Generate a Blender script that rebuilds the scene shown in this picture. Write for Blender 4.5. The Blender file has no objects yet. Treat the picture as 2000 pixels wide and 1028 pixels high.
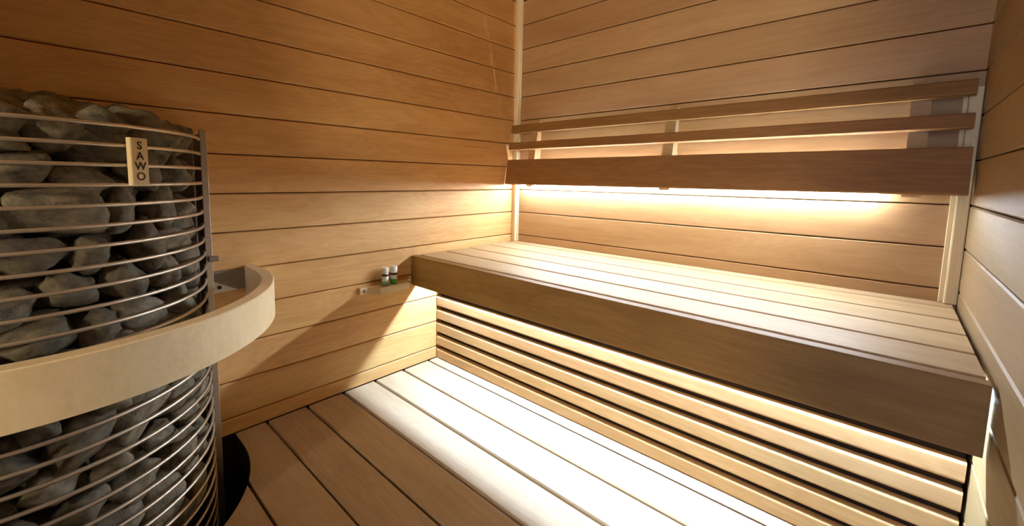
import bpy, math, random
import numpy as np
from mathutils import Vector, Matrix, noise

random.seed(7)
C = bpy.context.scene.collection
sc = bpy.context.scene
U = 0.12            # one wall plank is 12 cm; all shapes below are laid out in plank units
ZF = -13.44         # deck level in plank units
PI = math.pi


def W(x, y, z):
    return Vector((x * U, y * U, (z - ZF) * U))


# ------------------------------------------------------------------ camera
cam_d = bpy.data.cameras.new('camera')
cam = bpy.data.objects.new('camera', cam_d)
C.objects.link(cam)
sc.camera = cam
cam_d.sensor_width = 36
cam_d.lens = 825.1375 / 2000 * 36
cam_d.shift_x = (1000 - 929.376) / 2000
cam_d.shift_y = -(514 - 432.649) / 2000
cam_d.clip_start = 0.01
r_ = Vector((0.71143029, 0.70263981, 0.0128155))
u_ = Vector((-0.0802015, 0.06306099, 0.9947819))
f_ = Vector((-0.69816521, 0.7087458, -0.10121627))
m_ = Matrix((r_, u_, -f_)).transposed().to_4x4()
m_.translation = W(12.09208, -14.75106, -6.53244)
cam.matrix_world = m_

# ------------------------------------------------------------------ world, exposure, cycles
wd = bpy.data.worlds.new('world')
sc.world = wd
wd.use_nodes = True
wd.node_tree.nodes['Background'].inputs[0].default_value = (0.02, 0.02, 0.03, 1)
wd.node_tree.nodes['Background'].inputs[1].default_value = 1.0
sc.view_settings.view_transform = 'Standard'
sc.view_settings.look = 'None'
sc.view_settings.gamma = 1
sc.view_settings.use_curve_mapping = False
sc.view_settings.exposure = 0.0
sc.cycles.use_denoising = True
sc.cycles.max_bounces = 12
sc.cycles.diffuse_bounces = 8
sc.cycles.glossy_bounces = 4
sc.cycles.sample_clamp_indirect = 6
LED_LOW = 380.0      # strip under the bench
LED_HIGH = 350.0     # strip behind the backrest
LED_COLOR_LOW = (0.62, 0.82, 1.0)
LED_COLOR_HIGH = (0.86, 0.93, 1.0)
DOOR_GLOW = 12.0     # cool daylight behind the glass door


# ------------------------------------------------------------------ materials
def new_mat(name):
    m = bpy.data.materials.new(name)
    m.use_nodes = True
    nt = m.node_tree
    return m, nt, nt.nodes, nt.links, nt.nodes['Principled BSDF']


def mixc(N, L, a, b, fac, mode='MIX'):
    n = N.new('ShaderNodeMix')
    n.data_type = 'RGBA'
    n.blend_type = mode
    for s, v in ((0, fac), (6, a), (7, b)):
        if hasattr(v, 'links') or isinstance(v, bpy.types.NodeSocket):
            L.new(v, n.inputs[s])
        elif s == 0:
            n.inputs[0].default_value = v
        else:
            n.inputs[s].default_value = (*v, 1)
    return n.outputs[2]


def ramp(N, L, src, a, b):
    n = N.new('ShaderNodeMapRange')
    n.inputs['From Min'].default_value = a
    n.inputs['From Max'].default_value = b
    L.new(src, n.inputs['Value'])
    return n.outputs[0]


def wood(name, dark, mid, light, vary=0.18, grain=1.0, rough=0.55, fibre=0.12, hue=0.01):
    """lengthwise grain in the object's own X direction, different for every board"""
    m, nt, N, L, B = new_mat(name)
    tc = N.new('ShaderNodeTexCoord')
    oi = N.new('ShaderNodeObjectInfo')
    off = N.new('ShaderNodeVectorMath'); off.operation = 'SCALE'
    cmb = N.new('ShaderNodeCombineXYZ')
    L.new(oi.outputs['Random'], cmb.inputs[0])
    mm = N.new('ShaderNodeMath'); mm.operation = 'MULTIPLY'; mm.inputs[1].default_value = 0.37
    L.new(oi.outputs['Random'], mm.inputs[0]); L.new(mm.outputs[0], cmb.inputs[1])
    L.new(cmb.outputs[0], off.inputs[0]); off.inputs['Scale'].default_value = 60
    add = N.new('ShaderNodeVectorMath'); add.operation = 'ADD'
    L.new(tc.outputs['Object'], add.inputs[0]); L.new(off.outputs[0], add.inputs[1])

    def mp(sx, sy, sz):
        q = N.new('ShaderNodeMapping')
        q.inputs['Scale'].default_value = (sx, sy, sz)
        L.new(add.outputs[0], q.inputs['Vector'])
        return q.outputs[0]

    def ns(vec, scale, det=3, rough_=0.5, dist=0.0):
        q = N.new('ShaderNodeTexNoise')
        q.inputs['Scale'].default_value = scale
        q.inputs['Detail'].default_value = det
        q.inputs['Roughness'].default_value = rough_
        q.inputs['Distortion'].default_value = dist
        L.new(vec, q.inputs['Vector'])
        return q.outputs['Fac']
    big = ns(mp(1.0, 6, 6), 1.6, 2, 0.5, 0.6)               # broad figure of the board
    # growth rings: contour lines of the broad figure give the arches of flat-sawn wood
    k = N.new('ShaderNodeMath'); k.operation = 'MULTIPLY'; k.inputs[1].default_value = 85
    L.new(big, k.inputs[0])
    jit = ns(mp(3, 30, 30), 3, 3)
    k2 = N.new('ShaderNodeMath'); k2.operation = 'MULTIPLY_ADD'; k2.inputs[1].default_value = 7
    L.new(jit, k2.inputs[0]); L.new(k.outputs[0], k2.inputs[2])
    sn = N.new('ShaderNodeMath'); sn.operation = 'SINE'
    L.new(k2.outputs[0], sn.inputs[0])
    ring = ramp(N, L, sn.outputs[0], -1.0, 1.0)
    strk = ns(mp(1.3, 40, 40), 2.2, 4, 0.6)                 # long streaks
    fib = ns(mp(8, 260, 260), 2.5, 3, 0.6)                  # fine fibre
    blot = ns(mp(1.5, 4, 4), 2.3, 3, 0.5, 0.4)              # stains and shade differences
    col = mixc(N, L, dark, light, ramp(N, L, strk, 0.28, 0.72))
    col = mixc(N, L, col, mid, 0.55)
    col = mixc(N, L, col, light, ramp(N, L, big, 0.35, 0.75))
    rf = N.new('ShaderNodeMath'); rf.operation = 'MULTIPLY'; rf.inputs[1].default_value = 0.32 * grain
    L.new(ring, rf.inputs[0])
    col = mixc(N, L, col, dark, rf.outputs[0])
    bf = N.new('ShaderNodeMath'); bf.operation = 'MULTIPLY'; bf.inputs[1].default_value = 0.5 * grain
    L.new(ramp(N, L, blot, 0.5, 0.78), bf.inputs[0])
    col = mixc(N, L, col, dark, bf.outputs[0])
    hs = N.new('ShaderNodeHueSaturation')
    L.new(col, hs.inputs['Color'])
    v1 = N.new('ShaderNodeMapRange'); v1.inputs['To Min'].default_value = 1 - vary; v1.inputs['To Max'].default_value = 1 + vary
    L.new(oi.outputs['Random'], v1.inputs['Value'])
    fv = N.new('ShaderNodeMapRange'); fv.inputs['From Min'].default_value = 0.25; fv.inputs['From Max'].default_value = 0.75
    fv.inputs['To Min'].default_value = 1 - fibre; fv.inputs['To Max'].default_value = 1 + fibre
    L.new(fib, fv.inputs['Value'])
    pm = N.new('ShaderNodeMath'); pm.operation = 'MULTIPLY'
    L.new(v1.outputs[0], pm.inputs[0]); L.new(fv.outputs[0], pm.inputs[1])
    L.new(pm.outputs[0], hs.inputs['Value'])
    h1 = N.new('ShaderNodeMath'); h1.operation = 'MULTIPLY'; h1.inputs[1].default_value = 7.31
    L.new(oi.outputs['Random'], h1.inputs[0])
    h2 = N.new('ShaderNodeMath'); h2.operation = 'FRACT'; L.new(h1.outputs[0], h2.inputs[0])
    h3 = N.new('ShaderNodeMapRange'); h3.inputs['To Min'].default_value = 0.5 - hue; h3.inputs['To Max'].default_value = 0.5 + hue
    L.new(h2.outputs[0], h3.inputs['Value']); L.new(h3.outputs[0], hs.inputs['Hue'])
    L.new(hs.outputs[0], B.inputs['Base Color'])
    B.inputs['Roughness'].default_value = rough
    B.inputs['Specular IOR Level'].default_value = 0.35
    bp = N.new('ShaderNodeBump'); bp.inputs['Strength'].default_value = 0.12; bp.inputs['Distance'].default_value = 0.001
    L.new(fib, bp.inputs['Height']); L.new(bp.outputs[0], B.inputs['Normal'])
    return m


M_WALL = wood('wall_cedar', (0.46, 0.22, 0.070), (0.69, 0.415, 0.155), (0.77, 0.505, 0.215), vary=0.05, grain=0.65, fibre=0.07, hue=0.004)
M_WALLB = wood('wall_cedar_back', (0.33, 0.178, 0.070), (0.44, 0.272, 0.122), (0.51, 0.34, 0.170), vary=0.07, grain=0.5, fibre=0.07, hue=0.004)  # same cedar, darkened and greyed to suit the light on the back wall
M_WALLR = wood('wall_cedar_right_dim', (0.195, 0.125, 0.056), (0.25, 0.172, 0.084), (0.285, 0.20, 0.104), vary=0.05, grain=0.4, hue=0.003)  # same cedar, with the dimmer light of the right wall in its colour
M_BENCH = wood('bench_wood', (0.32, 0.21, 0.10), (0.43, 0.305, 0.165), (0.50, 0.375, 0.215), vary=0.06, grain=0.6, hue=0.004)
M_SLAT = wood('slat_wood', (0.44, 0.25, 0.10), (0.62, 0.40, 0.18), (0.72, 0.51, 0.26), vary=0.12, grain=0.7, hue=0.010)
M_SHADED = wood('shaded_board_wood', (0.165, 0.078, 0.020), (0.235, 0.122, 0.034), (0.30, 0.168, 0.054), vary=0.05, grain=0.8)  # bench wood; the shade on its unlit faces is put into the colour
M_FLOOR = wood('deck_wood', (0.34, 0.245, 0.155), (0.47, 0.355, 0.240), (0.54, 0.42, 0.30), vary=0.05, grain=0.6, rough=0.6, hue=0.004)
M_PALE = wood('pale_pine', (0.66, 0.52, 0.28), (0.80, 0.68, 0.42), (0.86, 0.75, 0.50), vary=0.02, grain=0.3, fibre=0.05, hue=0.003)


def plain(name, col, rough=0.5, metal=0.0, bump=0, bscale=50, var=0.0, emit=0, ecol=None):
    m, nt, N, L, B = new_mat(name)
    B.inputs['Base Color'].default_value = (*col, 1)
    B.inputs['Roughness'].default_value = rough
    B.inputs['Metallic'].default_value = metal
    if var or bump:
        tc = N.new('ShaderNodeTexCoord')
        q = N.new('ShaderNodeTexNoise'); q.inputs['Scale'].default_value = bscale; q.inputs['Detail'].default_value = 5
        L.new(tc.outputs['Object'], q.inputs['Vector'])
        if var:
            c = mixc(N, L, tuple(v * (1 - var) for v in col), tuple(min(1, v * (1 + var)) for v in col), ramp(N, L, q.outputs['Fac'], 0.3, 0.7))
            L.new(c, B.inputs['Base Color'])
        if bump:
            b = N.new('ShaderNodeBump'); b.inputs['Strength'].default_value = bump; b.inputs['Distance'].default_value = 0.002
            L.new(q.outputs['Fac'], b.inputs['Height']); L.new(b.outputs[0], B.inputs['Normal'])
    if emit:
        B.inputs['Emission Color'].default_value = (*ecol, 1)
        B.inputs['Emission Strength'].default_value = emit
    return m


M_GAP = plain('dark_batten', (0.030, 0.014, 0.006), 0.9, var=0.3, bscale=9)
M_SUB = plain('subfloor_concrete', (0.02, 0.018, 0.017), 0.95, var=0.3, bscale=6)
M_STEEL = plain('brushed_steel', (0.62, 0.60, 0.57), 0.38, 0.85, bump=0.08, bscale=120, var=0.06)
M_WIRE = plain('steel_wire', (0.66, 0.61, 0.53), 0.36, 0.8, var=0.05, bscale=60)
M_DULL = plain('dull_steel', (0.30, 0.28, 0.26), 0.5, 0.7, var=0.1, bscale=40)
M_ALU = plain('aluminium_profile', (0.6, 0.6, 0.6), 0.4, 0.9, var=0.04, bscale=80)
M_CORE = plain('shade_black_steel', (0.02, 0.02, 0.02), 0.8, 0.3, var=0.3, bscale=30)  # near-black, puts shade into the cage core and the pit sides
M_INK = plain('black_ink', (0.012, 0.01, 0.01), 0.6, var=0.2, bscale=200)
M_SCREW = plain('screw_steel', (0.16, 0.12, 0.07), 0.5, 0.6, var=0.3, bscale=400)
M_CAP = plain('white_plastic_cap', (0.86, 0.86, 0.80), 0.35, var=0.02, bscale=200)
M_GLASSB = plain('brown_bottle_glass', (0.045, 0.010, 0.008), 0.12, var=0.2, bscale=60)
M_LED_LOW = plain('led_low', (0.9, 0.9, 0.9), 0.5, emit=LED_LOW, ecol=LED_COLOR_LOW, var=0.01)
M_LED_HIGH = plain('led_high', (0.9, 0.9, 0.9), 0.5, emit=LED_HIGH, ecol=LED_COLOR_HIGH, var=0.01)


def stone_mat():
    m, nt, N, L, B = new_mat('sauna_stone')
    tc = N.new('ShaderNodeTexCoord'); oi = N.new('ShaderNodeObjectInfo')
    add = N.new('ShaderNodeVectorMath'); add.operation = 'ADD'
    sc_ = N.new('ShaderNodeVectorMath'); sc_.operation = 'SCALE'; sc_.inputs['Scale'].default_value = 40
    cb = N.new('ShaderNodeCombineXYZ'); L.new(oi.outputs['Random'], cb.inputs[0]); L.new(oi.outputs['Random'], cb.inputs[2])
    L.new(cb.outputs[0], sc_.inputs[0]); L.new(tc.outputs['Object'], add.inputs[0]); L.new(sc_.outputs[0], add.inputs[1])
    a = N.new('ShaderNodeTexNoise'); a.inputs['Scale'].default_value = 22; a.inputs['Detail'].default_value = 6; a.inputs['Roughness'].default_value = 0.65
    b = N.new('ShaderNodeTexNoise'); b.inputs['Scale'].default_value = 160; b.inputs['Detail'].default_value = 4
    L.new(add.outputs[0], a.inputs['Vector']); L.new(add.outputs[0], b.inputs['Vector'])
    c = mixc(N, L, (0.045, 0.041, 0.034), (0.27, 0.24, 0.170), ramp(N, L, a.outputs['Fac'], 0.3, 0.72))
    c = mixc(N, L, c, (0.27, 0.235, 0.15), ramp(N, L, b.outputs['Fac'], 0.52, 0.9))
    hs = N.new('ShaderNodeHueSaturation'); L.new(c, hs.inputs['Color'])
    v = N.new('ShaderNodeMapRange'); v.inputs['To Min'].default_value = 0.6; v.inputs['To Max'].default_value = 1.3
    L.new(oi.outputs['Random'], v.inputs['Value']); L.new(v.outputs[0], hs.inputs['Value'])
    L.new(hs.outputs[0], B.inputs['Base Color'])
    B.inputs['Roughness'].default_value = 0.75
    bp = N.new('ShaderNodeBump'); bp.inputs['Strength'].default_value = 0.55; bp.inputs['Distance'].default_value = 0.004
    L.new(a.outputs['Fac'], bp.inputs['Height'])
    bp.inputs['Distance'].default_value = 0.008
    b2 = N.new('ShaderNodeBump'); b2.inputs['Strength'].default_value = 0.3; b2.inputs['Distance'].default_value = 0.001
    L.new(b.outputs['Fac'], b2.inputs['Height']); L.new(bp.outputs[0], b2.inputs['Normal'])
    L.new(b2.outputs[0], B.inputs['Normal'])
    return m


M_STONE = stone_mat()


def label_mat(green, half):
    """white paper label with a green printed block on its lower part"""
    m, nt, N, L, B = new_mat('paper_label')
    tc = N.new('ShaderNodeTexCoord'); sp = N.new('ShaderNodeSeparateXYZ')
    L.new(tc.outputs['Object'], sp.inputs[0])
    lo = N.new('ShaderNodeMath'); lo.operation = 'LESS_THAN'; lo.inputs[1].default_value = half
    L.new(sp.outputs['Z'], lo.inputs[0])
    le = N.new('ShaderNodeMath'); le.operation = 'LESS_THAN'; le.inputs[1].default_value = 0.004
    # the block wraps from the side facing the stove towards the room
    L.new(sp.outputs['Y'], le.inputs[0])
    mu = N.new('ShaderNodeMath'); mu.operation = 'MULTIPLY'
    L.new(lo.outputs[0], mu.inputs[0]); L.new(le.outputs[0], mu.inputs[1])
    c = mixc(N, L, (0.84, 0.85, 0.80), green, mu.outputs[0])
    L.new(c, B.inputs['Base Color']); B.inputs['Roughness'].default_value = 0.5
    return m


# ------------------------------------------------------------------ helpers
def link_mesh(name, verts, faces, mat, parent=None, loc=None, rot=None, smooth=False, mesh=None):
    if mesh is None:
        mesh = bpy.data.meshes.new(name)
        mesh.from_pydata([tuple(v) for v in verts], [], faces)
        mesh.materials.append(mat)
        if smooth:
            mesh.polygons.foreach_set('use_smooth', [True] * len(mesh.polygons))
        mesh.update()
    o = bpy.data.objects.new(name, mesh)
    C.objects.link(o)
    if parent:
        o.parent = parent
        pm = parent.rotation_euler.to_matrix().to_4x4()
        pm.translation = parent.location
        if parent.rotation_euler[:] == (0.0, 0.0, 0.0):
            if loc is not None:
                loc = loc - parent.location
        else:
            o.matrix_parent_inverse = pm.inverted()
    if loc is not None:
        o.location = loc
    if rot is not None:
        o.rotation_euler = rot
    return o


def tag(o, label=None, cat=None, group=None, kind=None):
    if label: o['label'] = label
    if cat: o['category'] = cat
    if group: o['group'] = group
    if kind: o['kind'] = kind
    return o


def empty(name, loc, label, cat, group=None):
    o = bpy.data.objects.new(name, None)
    C.objects.link(o)
    o.location = loc
    o.empty_display_size = 0.05
    return tag(o, label, cat, group)


_bm = {}


def board_mesh(l, w, t, ch, seg, mat):
    """prism along X with chamfered (seg 1) or rounded long edges; sizes in plank units"""
    key = (round(l, 4), round(w, 4), round(t, 4), ch, seg, mat.name)
    if key in _bm:
        return _bm[key]
    a, b = w / 2, t / 2
    prof = []
    for cx, cy, a0 in ((a - ch, b - ch, 0), (-(a - ch), b - ch, 90), (-(a - ch), -(b - ch), 180), (a - ch, -(b - ch), 270)):
        for k in range(seg + 1):
            an = math.radians(a0 + 90 * k / seg)
            prof.append((cx + ch * math.cos(an), cy + ch * math.sin(an)))
    n = len(prof)
    v = [(-l / 2 * U, y * U, z * U) for y, z in prof] + [(l / 2 * U, y * U, z * U) for y, z in prof]
    f = [(i, i + n, (i + 1) % n + n, (i + 1) % n) for i in range(n)]
    f = [tuple(reversed(q)) for q in f]
    f.append(tuple(range(n))[::-1]); f.append(tuple(range(n, 2 * n)))
    me = bpy.data.meshes.new('board')
    me.from_pydata(v, [], f)
    me.materials.append(mat)
    import bmesh
    b_ = bmesh.new(); b_.from_mesh(me); bmesh.ops.recalc_face_normals(b_, faces=b_.faces); b_.to_mesh(me); b_.free()
    _bm[key] = me
    return me


def board(name, x0, x1, y0, y1, z0, z1, mat, parent=None, ch=0.027, seg=1, tilt=None):
    """box between the given limits; its mesh runs lengthwise in local X (grain direction)"""
    d = (x1 - x0, y1 - y0, z1 - z0)
    c = W((x0 + x1) / 2, (y0 + y1) / 2, (z0 + z1) / 2)
    ax = max(range(3), key=lambda i: d[i])
    if ax == 0:
        l, w, t, rot = d[0], d[1], d[2], (0, 0, 0)
    elif ax == 1:
        l, w, t, rot = d[1], d[0], d[2], (0, 0, PI / 2)
    else:
        l, w, t, rot = d[2], d[1], d[0], (0, -PI / 2, 0)
    if tilt:
        rot = tilt
    ch = min(ch, w * 0.45, t * 0.45)
    return link_mesh(name, None, None, None, parent, c, rot, mesh=board_mesh(l, w, t, ch, seg, mat))


def prism(name, poly, z0, z1, mat, parent=None, origin=None, smooth=False):
    """vertical prism of a plan polygon, plank units; origin in plank units"""
    o = W(*(origin or (0, 0, ZF)))
    n = len(poly)
    v = [W(x, y, z0) - o for x, y in poly] + [W(x, y, z1) - o for x, y in poly]
    f = [(i, (i + 1) % n, (i + 1) % n + n, i + n) for i in range(n)] + [tuple(range(n))[::-1], tuple(range(n, 2 * n))]
    return link_mesh(name, v, f, mat, parent, o, smooth=smooth)


def tube(pts, r, n=8):
    """tube along a list of points (plank units), returns verts and faces in world metres"""
    P = [W(*p) for p in pts]
    V, F = [], []
    for i, p in enumerate(P):
        t = (P[min(i + 1, len(P) - 1)] - P[max(i - 1, 0)]).normalized()
        a = t.cross(Vector((0, 0, 1)))
        if a.length < 1e-4: a = Vector((1, 0, 0))
        a.normalize(); b = a.cross(t).normalized()
        for k in range(n):
            an = 2 * PI * k / n
            V.append(p + (a * math.cos(an) + b * math.sin(an)) * r * U)
    for i in range(len(P) - 1):
        for k in range(n):
            F.append((i * n + k, i * n + (k + 1) % n, (i + 1) * n + (k + 1) % n, (i + 1) * n + k))
    F.append(tuple(range(n))[::-1]); F.append(tuple(range((len(P) - 1) * n, len(P) * n)))
    return V, F


def lathe(prof, n=24, close=True):
    """prof: list of (r, z) in metres"""
    V, F = [], []
    for r, z in prof:
        for k in range(n):
            a = 2 * PI * k / n
            V.append((r * math.cos(a), r * math.sin(a), z))
    for i in range(len(prof) - 1):
        for k in range(n):
            F.append((i * n + k, i * n + (k + 1) % n, (i + 1) * n + (k + 1) % n, (i + 1) * n + k))
    if close:
        F.append(tuple(range(n))[::-1]); F.append(tuple(range((len(prof) - 1) * n, len(prof) * n)))
    return V, F


WR = 13.338        # right wall
YF = -20.0         # front wall
ZC = 1.00          # ceiling
G = 0.013          # half of the joint between wall planks


# ------------------------------------------------------------------ room shell
def slab(name, x0, x1, y0, y1, z0, z1, mat):
    v = [W(x, y, z) for x in (x0, x1) for y in (y0, y1) for z in (z0, z1)]
    f = [(0, 1, 3, 2), (4, 6, 7, 5), (0, 4, 5, 1), (2, 3, 7, 6), (0, 2, 6, 4), (1, 5, 7, 3)]
    return tag(link_mesh(name, v, f, mat), kind='structure')


T = 0.14
wl = slab('wall_left', -0.5, -T - 0.002, YF - 0.5, 0.5, -17.0, ZC + 0.6, M_GAP)
wb = slab('wall_back', -T, WR + T, T + 0.002, 0.5, -17.0, ZC + 0.6, M_GAP)
wr = slab('wall_right', WR + T + 0.002, WR + 0.5, YF - 0.5, 0.5, -17.0, ZC + 0.6, M_GAP)
fl = slab('floor', -0.5, WR + 0.5, YF - 0.5, 0.5, -17.3, -17.0, M_SUB)
ce = slab('ceiling', -0.5, WR + 0.5, YF - 0.5, 0.5, ZC + T + 0.002, ZC + 0.5, M_GAP)
# front wall with a doorway near the right wall (behind the camera)
DX0, DX1 = 12.72, 13.25
GX0, GX1 = 5.0, 10.0      # glass part of the front wall
wf = slab('wall_front', -T, GX0, YF - 0.5, YF - T - 0.002, -17.0, ZC + 0.6, M_GAP)
wf2 = slab('wall_front', GX1, DX0, YF - 0.5, YF - T - 0.002, -17.0, ZC + 0.6, M_GAP)
M_TINT, nt_, N_, L_, B_ = new_mat('clear_glass')
g1 = N_.new('ShaderNodeBsdfTransparent'); g2 = N_.new('ShaderNodeBsdfGlossy'); g2.inputs['Roughness'].default_value = 0.03
g3 = N_.new('ShaderNodeMixShader'); g3.inputs[0].default_value = 0.06
L_.new(g1.outputs[0], g3.inputs[1]); L_.new(g2.outputs[0], g3.inputs[2])
L_.new(g3.outputs[0], N_['Material Output'].inputs['Surface'])

ks = list(range(-2, 15))
for k in ks:
    top, bot = -k - G, -k - 1 + G
    if k == -2: top = ZC + 0.3
    if k == -2: continue
    top = min(top, ZC)
    bot = max(bot, ZF + 0.0)
    if top - bot < 0.1: continue
    board('plank', -T, 0, YF, 0 - 0.0, bot, top, M_WALL, wl)
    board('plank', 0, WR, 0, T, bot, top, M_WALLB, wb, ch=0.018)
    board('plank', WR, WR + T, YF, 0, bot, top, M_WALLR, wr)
w1 = board('window_1', GX0 + 0.01, GX1 - 0.01, YF - 0.3, YF - 0.24, -8.55, ZC + 0.1, M_TINT, None, ch=0.01); tag(w1, kind='structure')
slab('front_sill', GX0, GX1, YF - 0.5, YF - 0.05, -17.0, -8.6, M_GAP)  # unseen low wall, added to limit how far the hall light reaches
for i in range(20):
    board('plank', 0, WR, -i - 1 + G, -i - G, ZC, ZC + T, M_WALL, ce)

# deck planks, cut round the stove pit (centre 0.7, -14.95, radius 3.35)
PX, PY, PR = 0.70, -14.95, 3.35
seams = [-3.78] + [-4.95 - 1.171 * i for i in range(13)]


def hole_x(y):
    d = PR * PR - (y - PY) ** 2
    return PX + math.sqrt(d) if d > 0 else 0.02


for i in range(len(seams) - 1):
    ya, yb = seams[i] - 0.035, seams[i + 1] + 0.035
    if yb < YF + 0.02: yb = YF + 0.02
    if ya - yb < 0.2: break
    xr = WR - 0.03
    xs = [(hole_x(ya + (yb - ya) * j / 24), ya + (yb - ya) * j / 24) for j in range(25)]
    if max(x for x, y in xs) < 0.1:
        board('plank', 0.03, xr, yb, ya, ZF - 0.25, ZF, M_FLOOR, fl, ch=0.03)
    else:
        # insert the exact point where the plank meets the pit
        poly = []
        for j, (x, y) in enumerate(xs):
            if poly and abs(x - poly[-1][0]) > 0.5:
                ye = PY + PR if y > PY - 1 and poly[-1][1] > PY else PY - PR
                if poly[-1][0] < 0.1: poly.append((0.02, ye)); poly.append((PX, ye))
                else: poly.append((PX, ye)); poly.append((0.02, ye))
            poly.append((x, y))
        poly += [(xr, yb), (xr, ya)]
        prism('plank', poly, ZF - 0.25, ZF, M_FLOOR, fl, origin=((PX + xr) / 2, (ya + yb) / 2, ZF))
# black sheet added round the pit so its cut edge reads as shade
ring = [(0.03, PY - PR + 0.01)] + [(PX + (PR - 0.01) * math.cos(math.radians(a)), PY + (PR - 0.01) * math.sin(math.radians(a))) for a in range(-90, 91, 3)] + [(0.03, PY + PR - 0.01)]
vr = [W(x, y, ZF - 0.004) for x, y in ring] + [W(x, y, -14.2) for x, y in ring]
nr = len(ring)
link_mesh('pit_shade', vr, [(i, i + 1, i + 1 + nr, i + nr) for i in range(nr - 1)], M_CORE, fl, W(0, 0, ZF) - W(0, 0, ZF))
# joists under the deck, dark and out of the light
for x in (4.6, 8.2, 12.0):
    board('joist', x, x + 0.4, YF + 0.1, -4.0, -14.6, ZF - 0.26, M_GAP, fl)
board('joist', 0.02, 0.3, -11.3, -4.0, -14.6, ZF - 0.26, M_GAP, fl)

# corner trims (pale pine strips)
t1 = board('trim_1', 0.0, 0.21, -0.21, -0.0, -9.29, ZC, M_PALE, None, ch=0.03, seg=2); tag(t1, kind='structure')
t2 = board('trim_2', WR - 0.22, WR - 0.005, -0.22, -0.0, -9.29, -4.38, M_PALE, None, ch=0.03, seg=2); tag(t2, kind='structure')
board('fillet', 0.21, 0.255, -0.07, -0.0, -9.29, ZC, M_PALE, t1, ch=0.01)
board('fillet', WR - 0.30, WR - 0.22, -0.09, -0.0, -9.29, -4.38, M_PALE, t2, ch=0.01)

# unseen door frame side, added to edge the daylight gap behind the camera
dr = slab('door_jamb', DX0, DX0 + 0.06, YF - 0.5, YF, -13.2, ZC, M_DULL)

# ------------------------------------------------------------------ bench
bench = empty('sauna_bench', W(6.6, -2.9, ZF), 'wide wooden upper bench with plank seat, deep front board and slatted skirt', 'bench')
ZB = -9.306
edges = [(-0.02, -0.52), (-0.60, -1.73), (-1.81, -2.94), (-3.02, -4.16), (-4.24, -5.37)]
for a, b in edges:
    board('seat_plank', 0.07, 13.26, b, a, ZB - 0.25, ZB, M_BENCH, bench, ch=0.03, seg=2)
board('front_board', 0.03, 13.28, -5.75, -5.46, -10.37, ZB, M_SHADED, bench, ch=0.025, seg=2)
for k in range(-2, 5):
    bz = -11.385 - 0.512 * k
    board('skirt_slat', 0.04, 13.29, -4.58, -4.38, bz, bz + 0.365, M_SLAT, bench, ch=0.05, seg=3)
board('backing_board', 0.04, 13.29, -4.37, -4.30, ZF, ZB - 0.27, M_GAP, bench, ch=0.005)
for x in (0.1, 4.4, 8.8, 13.0):
    board('stud', x, x + 0.22, -4.295, -4.1, ZF, ZB - 0.26, M_GAP, bench)
    board('bearer', x, x + 0.22, -5.455, -0.05, ZB - 0.65, ZB - 0.26, M_GAP, bench) if x > 1 and x < 12 else None
board('wall_batten', 0.3, 13.0, -0.2, -0.02, ZB - 0.65, ZB - 0.26, M_GAP, bench)

# LED strip under the bench planks, in front of the skirt
def led(label, x0, x1, y, z, m_led, parent_loc, both=False):
    e = empty('led_strip', W((x0 + x1) / 2, y, z), label, 'light strip')
    if both:
        board('diffuser', x0, x1, y - 0.022, y + 0.022, z - 0.05, z + 0.05, m_led, e, ch=0.005, seg=2)
        board('profile', x0, x1, y + 0.024, y + 0.19, z - 0.03, z + 0.05, M_ALU, e, ch=0.003)
    else:
        board('profile', x0, x1, y - 0.08, y + 0.08, z + 0.03, z + 0.06, M_ALU, e, ch=0.003)
        board('diffuser', x0, x1, y - 0.06, y + 0.06, z - 0.03, z + 0.025, m_led, e, ch=0.01)
    return e


led('white light strip under the front of the bench seat, above the slatted skirt', 0.15, 13.2, -4.80, -9.62, M_LED_LOW, None)
led('white light strip behind the wide lower board of the backrest', 0.5, 11.85, -0.20, -6.745, M_LED_HIGH, None, both=True)

# ------------------------------------------------------------------ backrest
back = empty('backrest', W(6.7, -0.3, -6.75), 'shaded wooden backrest of two narrow slats above one wide board', 'backrest')
SL = 0.165         # the backrest leans out towards its foot


def yfront(z): return -0.44 - SL * (-4.23 - z)


def tilted(name, z1, z0, x0, x1, mat, th):
    ya, yb = yfront(z1), yfront(z0)
    zc, yc = (z0 + z1) / 2, (ya + yb) / 2
    w = math.hypot(z1 - z0, ya - yb)
    ang = math.atan2(z1 - z0, ya - yb)      # direction of the width in the yz plane
    n = Vector((0, -(z1 - z0), (ya - yb))).normalized()
    c = W(x0 / 2 + x1 / 2, yc - n.y * th / 2, zc - n.z * th / 2)
    return link_mesh(name, None, None, None, back, c, (ang, 0, 0), mesh=board_mesh(x1 - x0, w, th, 0.03, 2, mat))


tilted('upper_slat', -4.23, -4.56, 0.12, 13.21, M_SHADED, 0.22)
tilted('middle_slat', -4.97, -5.29, 0.12, 13.22, M_SHADED, 0.22)
tilted('wide_board', -5.71, -6.745, 0.12, 13.24, M_SHADED, 0.22)
for x in (1.02, 6.55, 12.22):
    # wedge shaped bracket between wall and boards
    sec = [(-0.001, -4.15), (yfront(-4.15) + 0.27, -4.15), (yfront(-6.6) + 0.24, -6.55), (-0.52, -6.84), (-0.36, -6.84), (-0.28, -6.6), (-0.001, -6.5)]
    if True:
        v = [W(x, y, z) - W(x, 0, -6) for y, z in sec] + [W(x + 0.33, y, z) - W(x, 0, -6) for y, z in sec]
        n = len(sec)
        f = [(i, i + n, (i + 1) % n + n, (i + 1) % n) for i in range(n)] + [tuple(range(n)), tuple(range(n, 2 * n))[::-1]]
        link_mesh('bracket', v, f, M_SLAT if x < 2 else M_BENCH, back, W(x, 0, -6))

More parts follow.
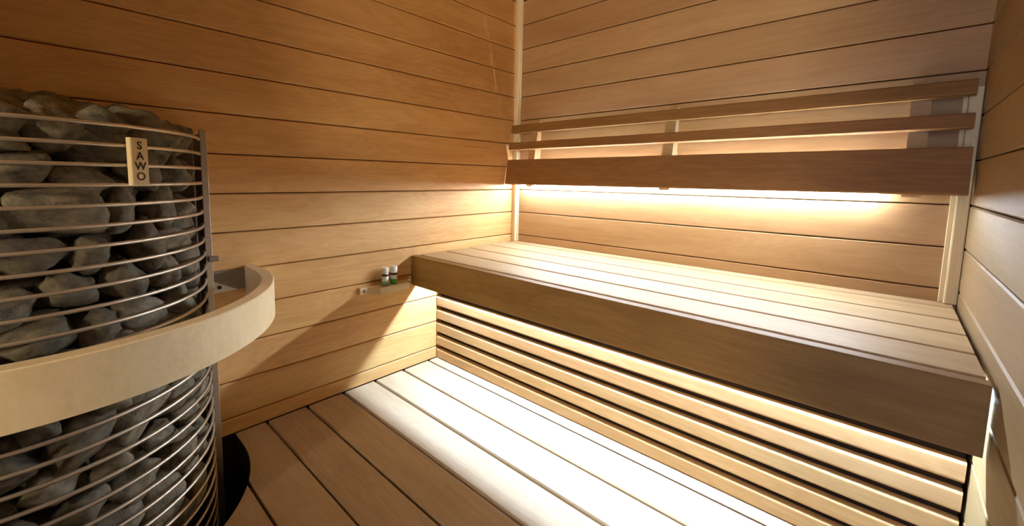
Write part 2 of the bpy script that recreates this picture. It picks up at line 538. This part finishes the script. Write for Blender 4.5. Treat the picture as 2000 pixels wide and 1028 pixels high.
# ------------------------------------------------------------------ stove
SX, SY, SR = 0.80, -15.21, 2.87
Z0, ZP = -5.777, 0.3096
stove = empty('sauna_stove', W(SX, SY, -16.9), 'tall round sauna stove, steel wire cage of grey stones against the plank wall', 'stove')


def dpath(r, z, a0=-90, a1=90, step=5, xe=None):
    pts = []
    if xe is not None and a0 == -90: pts.append((xe, SY - r, z))
    for i in range(int((a1 - a0) / step) + 1):
        a = math.radians(a0 + i * step)
        pts.append((SX + r * math.cos(a), SY + r * math.sin(a), z))
    if xe is not None and a1 == 90: pts.append((xe, SY + r, z))
    return pts


NW = 35
V0, F0 = tube(dpath(SR, 0, -84, 84, 4), 0.034, 6)
wm = bpy.data.meshes.new('wire')
o0 = W(0, 0, 0)
wm.from_pydata([tuple(v - o0) for v in V0], [], F0); wm.materials.append(M_WIRE)
wm.polygons.foreach_set('use_smooth', [True] * len(wm.polygons))
for i in range(NW):
    link_mesh('wire_ring', None, None, None, stove, W(0, 0, Z0 - ZP * i), mesh=wm)
for s in (1, -1):
    yy = SY + s * 2.97
    # steel side sheet that closes the cage towards the wall, and the post the wires end at
    board('side_panel', 0.12, 1.12, min(yy, yy + s * 0.03), max(yy, yy + s * 0.03), -16.8, -5.60, M_STEEL, stove, ch=0.005)
    board('post', 1.12, 1.22, min(yy - s * 0.10, yy + s * 0.035), max(yy - s * 0.10, yy + s * 0.035), -16.8, -5.56, M_STEEL, stove, ch=0.01)
board('back_panel', 0.06, 0.10, SY - 2.97, SY + 2.97, -16.8, -5.60, M_DULL, stove, ch=0.004)
prism('base_plate', [(x, y) for x, y, z in dpath(2.95, 0, -90, 90, 6, 0.12)], -16.95, -16.8, M_DULL, stove, origin=(SX, SY, -16.9))
vv, ff = lathe([(1.55 * U, 0), (1.55 * U, 10.6 * U), (1.2 * U, 10.9 * U)], 20)
link_mesh('dark_core', vv, ff, M_CORE, stove, W(SX + 0.3, SY, -16.8))  # dark filler added so the gaps between the stones stay black
# little clip on the post
board('clip', 1.20, 1.36, -12.30, -12.12, -8.47, -8.36, M_DULL, stove, ch=0.01)
# name plate clipped over the wires
A = math.radians(31.0)
pl_c = W(SX + (SR + 0.09) * math.cos(A), SY + (SR + 0.09) * math.sin(A), -6.335)
me = board_mesh(0.76, 0.285, 0.10, 0.015, 1, M_PALE)
plate = link_mesh('name_plate', None, None, None, stove, pl_c, None, mesh=me)
n = Vector((math.cos(A), math.sin(A), 0)); tz = Vector((0, 0, 1)); tx = tz.cross(n)
R = Matrix((-tz, tx, n)).transposed()       # local x down, y sideways, z outwards
plate.rotation_euler = R.to_euler()
for i, ch in enumerate('SAWO'):
    cu = bpy.data.curves.new('letter', 'FONT'); cu.body = ch; cu.size = 0.021; cu.extrude = 0.0004; cu.offset = 0.0004
    cu.align_x = 'CENTER'; cu.align_y = 'CENTER'
    tmp = bpy.data.objects.new('tmp_letter', cu); C.objects.link(tmp)
    bpy.context.view_layer.update()
    lm = bpy.data.meshes.new_from_object(tmp)
    bpy.data.objects.remove(tmp)
    lm.materials.clear(); lm.materials.append(M_INK)
    lo = bpy.data.objects.new('letter', lm); C.objects.link(lo); lo.parent = plate
    lo.location = ((-0.255 + 0.165 * i) * U, 0.0, 0.052 * U)
    lo.rotation_euler = (0, 0, PI / 2)       # letters upright, one below the other

# ------------------------------------------------------------------ stones
def stone_mesh(seed):
    import bmesh
    b = bmesh.new()
    bmesh.ops.create_icosphere(b, subdivisions=3, radius=1)
    rnd = random.Random(seed)
    off = Vector((seed * 7.3, seed * 3.1, seed * 1.7))
    planes = []
    for _ in range(11):
        d = Vector((rnd.gauss(0, 1), rnd.gauss(0, 1), rnd.gauss(0, 1))).normalized()
        planes.append((d, rnd.uniform(0.60, 0.90)))
    for v in b.verts:
        p = v.co.copy()
        for d, h in planes:                  # soft flats where the rock broke
            q = p.dot(d)
            if q > h: p -= d * (q - h) * 0.93
        p *= 1 + 0.30 * noise.noise(p * 1.2 + off) + 0.09 * noise.noise(p * 3.1 + off) + 0.03 * noise.noise(p * 8 + off)
        v.co = p * U
    m = bpy.data.meshes.new('stone'); b.to_mesh(m); b.free()
    m.materials.append(M_STONE)
    m.polygons.foreach_set('use_smooth', [True] * len(m.polygons))
    return m


SM = [stone_mesh(s) for s in range(1, 13)]
rs = random.Random(11)
L_UP = 'grey sauna stone inside the wire cage, above the pale guard rail'
L_LO = 'dark grey sauna stone inside the wire cage, below the pale guard rail'
L_TOP = 'grey stone of the loose heap piled on top of the stove, above the top wire'
L_IN = 'shaded inner stone seen in gaps between the outer stones of the cage'


def put_stone(p, size, rot, label, group):
    o = link_mesh('stone', None, None, None, None, W(*p), rot, mesh=rs.choice(SM))
    o.scale = size
    tag(o, label, 'stone', group)


ORD = 'first second third fourth fifth sixth seventh eighth ninth tenth eleventh twelfth thirteenth fourteenth fifteenth sixteenth'.split()


def stone_label(zz, j):
    k = int(round((Z0 - zz) / ZP))
    col = ORD[min(max(j + 2, 0), 15)]
    if zz > -9.75:
        return 'grey stone behind the %s wire from the top, %s stone in from the steel post' % (ORD[min(k, 15)], col), 'outer stones in the stove cage above the rail'
    if zz > -10.75:
        return 'grey stone hidden behind the guard rail, %s stone in from the steel post, %s row' % (col, 'upper' if zz > -10.25 else 'lower'), 'outer stones in the stove cage behind the rail'
    return 'dark stone behind the %s wire below the guard rail, %s in from the steel post' % (ORD[min(max(k - 16, 0), 15)], col), 'outer stones in the stove cage below the rail'


row = 0
z = -5.98
while z > -13.6:
    n = 9
    for j in range(-2, n):
        s = (j + (0.5 if row % 2 else 0.0)) * 0.80 + rs.uniform(-0.08, 0.08)
        ang = math.radians(86) - s / 2.5
        if ang < math.radians(-40) or ang > math.radians(84): continue
        big = rs.random()
        if big < 0.30:   a, b, c = rs.uniform(0.58, 0.74), rs.uniform(0.36, 0.46), 0.40
        elif big < 0.75: a, b, c = rs.uniform(0.40, 0.54), rs.uniform(0.28, 0.38), 0.36
        else:            a, b, c = rs.uniform(0.26, 0.36), rs.uniform(0.34, 0.50), 0.32
        r = 2.82 - c * rs.uniform(0.85, 1.15)
        zz = z + rs.uniform(-0.10, 0.10)
        lb, gp = stone_label(zz, j)
        put_stone((SX + r * math.cos(ang), SY + r * math.sin(ang), zz), (c, a, b),
                  (rs.uniform(-0.5, 0.5) + (rs.uniform(0.4, 1.2) if zz < -9.6 else 0), rs.uniform(-0.25, 0.25), ang + rs.uniform(-0.3, 0.3)),
                  lb, gp)
    row += 1
    z -= 0.60
# second layer, seen through the gaps
z = -6.1
row = 0
while z > -13.3:
    for j in range(8):
        ang = math.radians(80) - (j + 0.5 * (row % 2)) * 0.95 / 1.95
        if ang < math.radians(-35): continue
        r = 2.0 + rs.uniform(-0.06, 0.06)
        put_stone((SX + r * math.cos(ang), SY + r * math.sin(ang), z + rs.uniform(-0.1, 0.1)),
                  (0.40, rs.uniform(0.48, 0.6), rs.uniform(0.40, 0.48)), (rs.uniform(-0.6, 0.6), rs.uniform(-0.3, 0.3), ang), L_IN, 'inner stones in the stove cage')
    row += 1
    z -= 0.78
# the heap on top
RN = {13: 'outer rim', 9: 'middle ring', 5: 'upper ring', 1: 'summit'}
for ring, cnt, hz in ((2.35, 13, -5.80), (1.65, 9, -5.60), (0.9, 5, -5.42), (0.15, 1, -5.34)):
    for j in range(cnt):
        ang = math.radians(-88 + 176 * (j + 0.5) / cnt) if cnt > 1 else 0
        put_stone((SX + ring * math.cos(ang), SY + ring * math.sin(ang), hz + rs.uniform(-0.08, 0.08)),
                  (rs.uniform(0.42, 0.52), rs.uniform(0.42, 0.56), rs.uniform(0.30, 0.38)), (rs.uniform(-0.5, 0.5), rs.uniform(-0.4, 0.4), rs.uniform(0, 6)), 'grey stone on the %s of the stove top heap, %s from the steel post' % (RN[cnt], ORD[cnt - 1 - j]), 'stones heaped on top of the stove')

# ------------------------------------------------------------------ guard rail round the stove
def rail_path(r):
    pts = [(0.0, PY - r)]
    for i in range(61):
        a = math.radians(-90 + 3 * i)
        pts.append((PX + r * math.cos(a), PY + r * math.sin(a)))
    pts.append((0.0, PY + r))
    return pts


RO, RI, RT, RB = 4.0, 3.74, -8.90, -9.70
po, pi_ = rail_path(RO), rail_path(RI)
V, F = [], []
e_ = 0.02
for (xo, yo), (xi, yi) in zip(po, pi_):
    V += [W(xo, yo, RB), W(xo, yo, RT - e_), W(xo + (xi - xo) * 0.08, yo + (yi - yo) * 0.08, RT), W(xi, yi, RT), W(xi, yi, RB)]
m = len(po)
for i in range(m - 1):
    for k in range(5):
        F.append((i * 5 + k, i * 5 + (k + 1) % 5, (i + 1) * 5 + (k + 1) % 5, (i + 1) * 5 + k))
F.append((4, 3, 2, 1, 0)); F.append(tuple((m - 1) * 5 + k for k in range(5)))
rail = link_mesh('guard_rail', [v - W(0, PY, RB) for v in V], F, M_PALE, None, W(0, PY, RB))
tag(rail, 'pale bent wooden guard rail curving round the stone cage', 'guard rail')
import bmesh
bmx = bmesh.new(); bmx.from_mesh(rail.data); bmesh.ops.recalc_face_normals(bmx, faces=bmx.faces); bmx.to_mesh(rail.data); bmx.free()
# steel brackets that hold the rail ends on the wall
for s in (1, -1):
    ya, yb = PY + s * 3.73, PY + s * 2.95
    br = board('mounting_bracket', 0.005, 0.045, min(ya, yb), max(ya, yb), -9.50, -8.97, M_DULL, rail, ch=0.004)
    gx = 0.075
    poly = [(PY + s * 2.98, -9.20), (PY + s * 2.98, -9.52), (PY + s * 3.55, -9.50)]
    vv = [W(0.05, y, z) for y, z in poly] + [W(gx, y, z) for y, z in poly]
    g = link_mesh('lit_gusset', [v - W(0, 0, ZF) for v in vv], [(0, 1, 2), (5, 4, 3), (0, 3, 4, 1), (1, 4, 5, 2), (2, 5, 3, 0)], M_CAP, rail, W(0, 0, ZF))  # lit steel triangle, its brightness put into a white colour
    sv, sf = lathe([(0.05 * U, 0), (0.05 * U, 0.02 * U), (0.02 * U, 0.035 * U)], 12)
    so = link_mesh('screw', sv, sf, M_INK, rail, W(gx, PY + s * 3.13, -9.38), (0, PI / 2, 0))

# ------------------------------------------------------------------ wall shelf and oil bottles
SH0, SH1 = -10.33, -10.11
plan = [(0.0, -7.86), (0.13, -7.86), (0.15, -7.62), (0.52, -7.36), (0.52, -6.22), (0.15, -6.02), (0.13, -5.90), (0.0, -5.90)]
shelf = prism('wall_shelf', plan[::-1], SH0, SH1, M_PALE, None, origin=(0, -6.9, -10.22))
tag(shelf, 'small pale wooden wall shelf beside the bench front, holding two bottles', 'shelf')
for y in (-7.74, -5.96):
    sv, sf = lathe([(0.05 * U, 0), (0.05 * U, 0.015 * U), (0.03 * U, 0.02 * U)], 12)
    link_mesh('screw', sv, sf, M_SCREW, shelf, W(0.142, y, -10.22), (0, PI / 2, 0))


def bottle(x, y, label, green, half):
    base = W(x, y, SH1)
    e = empty('oil_bottle', base, label, 'bottle', 'oil bottles on the wall shelf')
    r = 0.118 * U
    vv, ff = lathe([(r * 0.85, 0), (r, 0.002), (r, 0.040), (r * 0.93, 0.044), (r * 0.6, 0.047), (r * 0.55, 0.050)], 28)
    link_mesh('body', vv, ff, M_GLASSB, e, base, smooth=True)
    vv, ff = lathe([(r * 1.02, 0.003), (r * 1.02, 0.037)], 28, close=False)
    link_mesh('paper_label', vv, ff, label_mat(green, half), e, base, smooth=True)
    vv, ff = lathe([(r * 0.80, 0.0462), (r * 0.98, 0.0462), (r * 0.98, 0.0502), (r * 0.80, 0.0502)], 28)
    link_mesh('neck_ring', vv, ff, M_CAP, e, base)
    vv, ff = lathe([(r * 0.96, 0.0515), (r * 1.0, 0.0525), (r * 1.0, 0.069), (r * 0.93, 0.0712), (r * 0.3, 0.0716)], 28)
    link_mesh('cap', vv, ff, M_CAP, e, base)
    return e


bottle(0.27, -7.02, 'white capped oil bottle with a pale teal block on its label, farther from the bench', (0.22, 0.55, 0.38), 0.017)
bottle(0.27, -6.68, 'white capped oil bottle with a strong green block on its label, nearer the bench', (0.05, 0.36, 0.04), 0.021)

# ------------------------------------------------------------------ daylight behind the door gap
ar = bpy.data.lights.new('door_daylight', 'AREA'); ar.shape = 'RECTANGLE'; ar.size = 0.5 * U; ar.size_y = 13 * U
ar.energy = DOOR_GLOW; ar.color = (0.75, 0.8, 1.0)
ao = bpy.data.objects.new('door_daylight', ar); C.objects.link(ao)
ao.location = W((DX0 + DX1) / 2 + 0.02, YF - 0.6, -6.0); ao.rotation_euler = (PI / 2, 0, 0)

# lamp light of the hall outside, falling in through the glass part of the front wall
HALL_LIGHT = 42.0
ar = bpy.data.lights.new('hall_lamp', 'AREA'); ar.shape = 'RECTANGLE'; ar.size = 1.2 * U; ar.size_y = 5 * U
ar.energy = HALL_LIGHT; ar.color = (1.0, 0.76, 0.48)
ao = bpy.data.objects.new('hall_lamp', ar); C.objects.link(ao)
ao.location = W(9.5, -30.0, -4.0); ao.rotation_euler = (PI / 2, 0, 0)
